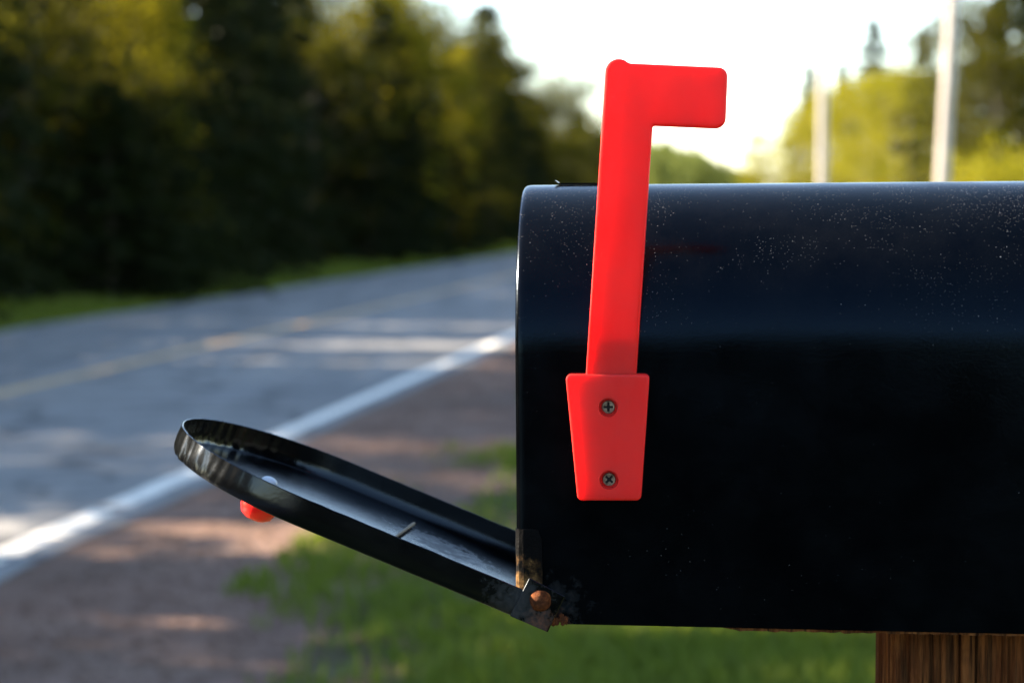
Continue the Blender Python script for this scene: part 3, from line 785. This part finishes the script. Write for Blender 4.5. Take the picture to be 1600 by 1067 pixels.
# ---- door: local frame u (out along the door), y, v (inner normal)
DT = R(22.6)
door = empty('door'); door.parent = mb
door.matrix_local = Matrix(((-math.cos(DT), 0, math.sin(DT), 0.012), (0, 1, 0, 0), (math.sin(DT), 0, math.cos(DT), 0.0119), (0, 0, 0, 1)))
DR = 0.0865; U0, UTIP, VB, VT = -0.009, 0.2135, -0.0134, 0.0016
def door_outline(k, n=180):
    r = DR - k; pts = []
    uc = UTIP - DR
    for i in range(20): pts.append((U0 + (uc - U0) * i / 20, -r))
    for i in range(n + 1):
        a = -math.pi / 2 + math.pi * i / n; pts.append((uc + r * math.cos(a), r * math.sin(a)))
    for i in range(20): pts.append((uc + (U0 - uc) * (i + 1) / 20, r))
    return pts
def door_mesh():
    v, f = [], []
    # section from the rim's upper inner edge, over the outer face, round the outer corner to the plate centre, then back inside
    sec = [(0.0009, VT - 0.0002), (0.0004, VT), (0.0, VT - 0.0004), (0.0, -0.002), (0.0, -0.006), (0.0002, -0.0105), (0.0010, -0.0128), (0.0024, VB), (0.006, VB - 0.0002), (0.02, VB - 0.0003), (0.05, VB)]
    inn = [(0.05, VB + 0.0009), (0.02, VB + 0.0007), (0.006, VB + 0.0009), (0.0026, VB + 0.0012), (0.0014, VB + 0.003), (0.0009, -0.006)]
    loops = []
    allsec = sec + inn
    m = None
    for si, (k, vv) in enumerate(allsec):
        p = door_outline(k); m = len(p); b = len(v); loops.append(b)
        for j, (u, y) in enumerate(p):
            arcpos = (j - 20) / 180.0; jj = j * 64 / 180.0
            w = 0.0
            fade = min(1.0, max(0.0, (min(arcpos, 1 - arcpos) - 0.08) / 0.16))
            if fade > 0:                                     # pressed wrinkles in the curved part of the rim
                amp = 0.00100 * fade * max(0.0, 1 - abs(k) / 0.004) * (0.35 + 0.65 * min(1, max(0, (VT - vv) / 0.006)))
                w = amp * (mnoise.noise(Vector((jj * 0.7, vv * 80, 1.0))) + 0.55 * mnoise.noise(Vector((jj * 1.9, vv * 90, 4.0))) + 0.5 * max(0, mnoise.noise(Vector((jj * 0.16, 7, 0))) + 0.25) * math.sin(jj * 3.1 + 2 * mnoise.noise(Vector((jj * 0.4, 3, 0)))))
            ex = 0.00025 * mnoise.noise(Vector((jj * 2.7, 5, 0))) if si < 3 else 0.0
            ang = math.atan2(y, u - (UTIP - DR)) if u > UTIP - DR else (math.pi / 2 if y > 0 else -math.pi / 2)
            uu = u; 
            if vv > -0.0118 and k < 0.003 and u < 0.0: uu = u
            v.append((uu + w * math.cos(ang), y + w * math.sin(ang), vv + ex))
    L = len(loops)
    for a in range(L):
        b = (a + 1) % L
        if a == len(sec) - 1:
            continue
        for j in range(m - 1): f.append((loops[a] + j, loops[a] + j + 1, loops[b] + j + 1, loops[b] + j))
    # fill the two plate centres
    for lp, fl in ((loops[len(sec) - 1], False), (loops[len(sec)], True)):
        h = m // 2
        for j in range(h - 1):
            q = (lp + j, lp + j + 1, lp + m - 2 - j, lp + m - 1 - j); f.append(q if not fl else q[::-1])
    me = mesh_np('pan', v, f, M['door'], False)
    bm = bmesh.new(); bm.from_mesh(me)
    bmesh.ops.remove_doubles(bm, verts=bm.verts[:], dist=1e-6)
    bmesh.ops.recalc_face_normals(bm, faces=bm.faces[:]); bm.to_mesh(me); bm.free()
    smooth_by_angle(me, 40)
    return me
obj('pan', door_mesh(), None, door)
# ears of the pan at the hinge
for sy in (-1, 1):
    bm = bmesh.new()
    y0, y1 = (-0.0879, -0.0867) if sy < 0 else (0.0867, 0.0879)
    out = [(-0.0100, -0.0120), (-0.0100, 0.0072), (0.0093, 0.0084), (0.0096, 0.0014), (0.014, 0.0010), (0.022, -0.004), (0.024, -0.0121)]
    if sy < 0: out = [(-0.0094, -0.0134), (-0.0104, 0.0066), (0.0095, 0.0084), (0.0112, -0.0132)]
    A = [bm.verts.new((u, y0, v)) for u, v in out]; B = [bm.verts.new((u, y1, v)) for u, v in out]
    bm.faces.new(A); bm.faces.new(B)
    for i in range(len(out)): bm.faces.new((A[i], A[(i + 1) % len(out)], B[(i + 1) % len(out)], B[i]))
    bmesh.ops.bevel(bm, geom=bm.edges[:], offset=0.00025, segments=1, affect='EDGES')
    obj('hinge_ear', mesh_bm('hinge_ear', bm), M['door'], door)
# rusty hinge bolt (both ends)
def dome(r, h, seed, n=20, rough=0.06, rings=8):
    bm = bmesh.new()
    bmesh.ops.create_uvsphere(bm, u_segments=n, v_segments=rings * 2, radius=1.0)
    for v in bm.verts:
        k = 1 + rough * mnoise.noise(v.co * 1.7 + Vector((seed, 0, 0))) + rough * 0.6 * mnoise.noise(v.co * 5 + Vector((0, seed, 0))) - rough * 1.5 * max(0.0, mnoise.noise(v.co * 2.6 + Vector((4, seed, 0))) - 0.15)
        v.co *= k
        v.co = Vector((v.co.x * r, v.co.y * h, v.co.z * r))
    return mesh_bm('dome', bm, True)
for sy in (-1, 1):
    o = obj('hinge_bolt', dome(0.0054, 0.0044, 3.0 + sy, 40, 0.07, 18), M['rust'], door); o.location = (0, sy * 0.0879, 0.0)
# inside rivet and red knob
o = obj('rivet', dome(0.0046, 0.0030, 9.0, 20, 0.01), M['rivet'], door); o.location = (0.1588, 0.0, VB + 0.0009); o.rotation_euler = (R(90), 0, 0)
prof = [(0.0, -0.0005), (0.0062, -0.0005), (0.0062, -0.0022), (0.0078, -0.0032), (0.0094, -0.0060), (0.0102, -0.0105), (0.0100, -0.0145), (0.0084, -0.0182), (0.0052, -0.0203), (0.0, -0.0210)]
bm = bmesh.new(); nn = 36; rr = []
for r_, z in prof:
    rr.append([bm.verts.new((r_ * math.cos(6.28318 * i / nn), r_ * math.sin(6.28318 * i / nn), z)) for i in range(nn)] if r_ else [bm.verts.new((0, 0, z))])
for a, b in zip(rr, rr[1:]):
    for i in range(nn):
        j = (i + 1) % nn
        if len(a) == 1: bm.faces.new((a[0], b[i], b[j]))
        elif len(b) == 1: bm.faces.new((a[i], a[j], b[0]))
        else: bm.faces.new((a[i], a[j], b[j], b[i]))
o = obj('knob', mesh_bm('knob', bm, True), M['red_knob'], door); o.location = (0.1590, 0.0, VB - 0.0004)
tag(o, 'red rounded pull knob under the tip of the door')
smooth_by_angle(o.data, 40)

# ---- flag
def rounded(poly, radii, seg=8):
    out = []; n = len(poly)
    for i in range(n):
        p = Vector(poly[i]); a = Vector(poly[i - 1]) - p; b = Vector(poly[(i + 1) % n]) - p; r = radii[i]
        if r <= 0: out.append(tuple(p)); continue
        a.normalize(); b.normalize(); ang = a.angle(b); d = r / math.tan(ang / 2)
        c = p + (a + b).normalized() * (r / math.sin(ang / 2))
        s = p + a * d - c; e = p + b * d - c
        a0 = math.atan2(s.y, s.x); a1 = math.atan2(e.y, e.x); da = (a1 - a0 + math.pi) % (2 * math.pi) - math.pi
        for k in range(seg + 1): out.append((c.x + r * math.cos(a0 + da * k / seg), c.y + r * math.sin(a0 + da * k / seg)))
    return out
def slab(out, y0, y1, bev, seg=3):
    """prism with an (x, z) outline between y0 (near) and y1, edges bevelled"""
    bm = bmesh.new()
    A = [bm.verts.new((x, y0, z)) for x, z in out]; B = [bm.verts.new((x, y1, z)) for x, z in out]
    fa = bm.faces.new(A); fb = bm.faces.new(B)
    for i in range(len(out)): bm.faces.new((A[i], A[(i + 1) % len(out)], B[(i + 1) % len(out)], B[i]))
    bmesh.ops.recalc_face_normals(bm, faces=bm.faces[:])
    es = list(set(fa.edges) | set(fb.edges))
    if bev: bmesh.ops.bevel(bm, geom=es, offset=bev, segments=seg, affect='EDGES', profile=0.6)
    me = mesh_bm('slab', bm); return me
# arm with the flag head; the knuckle at the upper left corner stands above the head
nub_c, nub_r = (0.0526, 0.2740), 0.0067
nub = [(nub_c[0] + nub_r * math.cos(R(a)), nub_c[1] + nub_r * math.sin(R(a))) for a in range(48, 178, 10)]
core = [(0.0349, 0.1160), (0.0600, 0.1160), (0.0692, 0.2476), (0.1049, 0.2457), (0.1062, 0.2757), (0.0585, 0.2784)]
cr_ = rounded(core, [0, 0, 0.0012, 0.0052, 0.0046, 0.0], 8)
outl = cr_ + nub
flag_root = empty('flag'); flag_root.parent = mb
fm = slab(outl, -0.0927, -0.0880, 0.0018, 4); smooth_by_angle(fm, 30)
fo = obj('flag_arm', fm, M['red'], flag_root)
tag(fo, 'raised red plastic flag arm with square head')
# mount with two countersunk screws
mo = rounded([(0.0255, 0.1256), (0.0672, 0.1255), (0.0626, 0.0629), (0.0312, 0.0629)], [0.0026] * 4, 6)
mm = slab(mo, -0.0945, -0.0852, 0.0014, 4)
tmp = obj('mount_tmp', mm)
cuts = []
for x, z in ((0.0466, 0.1091), (0.0468, 0.0731)):
    bm = bmesh.new(); bmesh.ops.create_cone(bm, cap_ends=True, segments=40, radius1=0.0045, radius2=0.0049, depth=0.008,
                                            matrix=Matrix.Translation((x, -0.0938, z)) @ Matrix.Rotation(R(90), 4, 'X'))
    cu = obj('cut_tmp', mesh_bm('cut', bm)); cuts.append(cu)
    md = tmp.modifiers.new('b', 'BOOLEAN'); md.operation = 'DIFFERENCE'; md.object = cu; md.solver = 'EXACT'
me = baked(tmp); drop(tmp, *cuts)
smooth_by_angle(me, 30); me.materials.clear()
mount = obj('mount', me, M['red'], flag_root)
for (x, z), rot in zip(((0.0466, 0.1091), (0.0468, 0.0731)), (0.0, R(42))):
    bm = bmesh.new()
    bmesh.ops.create_cone(bm, cap_ends=True, segments=36, radius1=0.0034, radius2=0.0030, depth=0.0016, matrix=Matrix.Rotation(R(90), 4, 'X'))
    t1 = obj('screw_tmp', mesh_bm('screw', bm)); cc = []
    for a in (0, R(90)):
        bm = bmesh.new(); bmesh.ops.create_cube(bm, size=1, matrix=Matrix.Rotation(a, 4, 'Y') @ Matrix.Translation((0, -0.0006, 0)) @ Matrix.Diagonal((0.0046, 0.0050, 0.0012, 1)))
        cu = obj('cut_tmp', mesh_bm('cut', bm)); cc.append(cu)
        md = t1.modifiers.new('b', 'BOOLEAN'); md.operation = 'DIFFERENCE'; md.object = cu; md.solver = 'EXACT'
    bm = bmesh.new(); bmesh.ops.create_cube(bm, size=1, matrix=Matrix.Rotation(R(45), 4, 'Y') @ Matrix.Translation((0, -0.0006, 0)) @ Matrix.Diagonal((0.0021, 0.0050, 0.0021, 1)))
    cu = obj('cut_tmp', mesh_bm('cut', bm)); cc.append(cu)
    md = t1.modifiers.new('b', 'BOOLEAN'); md.operation = 'DIFFERENCE'; md.object = cu; md.solver = 'EXACT'
    me = baked(t1); drop(t1, *cc); me.materials.clear()
    bm = bmesh.new(); bm.from_mesh(me)
    bmesh.ops.create_cone(bm, cap_ends=True, segments=20, radius1=0.0024, radius2=0.0024, depth=0.003, matrix=Matrix.Translation((0, 0.0021, 0)) @ Matrix.Rotation(R(90), 4, 'X'))
    for f_ in bm.faces:
        if f_.calc_center_median().y > 0.00055 and f_.calc_center_median().xz.length < 0.0026: f_.material_index = 1
    bm.to_mesh(me); bm.free()
    me.materials.append(M['screw']); me.materials.append(M['shank'])
    s = obj('screw', me, None, flag_root); s.location = (x, -0.0905, z); s.rotation_euler = (0, rot, 0)

# ---- dry straw lying in the open door
def straw(pts, w, label):
    pts = [MB_M @ Vector(p) for p in pts]
    a = Acc(); a.add(*tube_np(pts, w, 5))
    tag(obj('dry_straw', mesh_np('dry_straw', a.v, a.f, M['straw'], True)), label, 'straw')
def dl(u, y, v): q = door.matrix_local @ Vector((u, y, v)); return tuple(q)
straw([dl(0.0855, -0.045, VB + 0.0020), dl(0.0831, -0.006, VB + 0.0022), dl(0.0803, 0.044, VB + 0.0030)], [0.0006, 0.0008, 0.0011], 'pale dry straw lying across the floor of the open door')
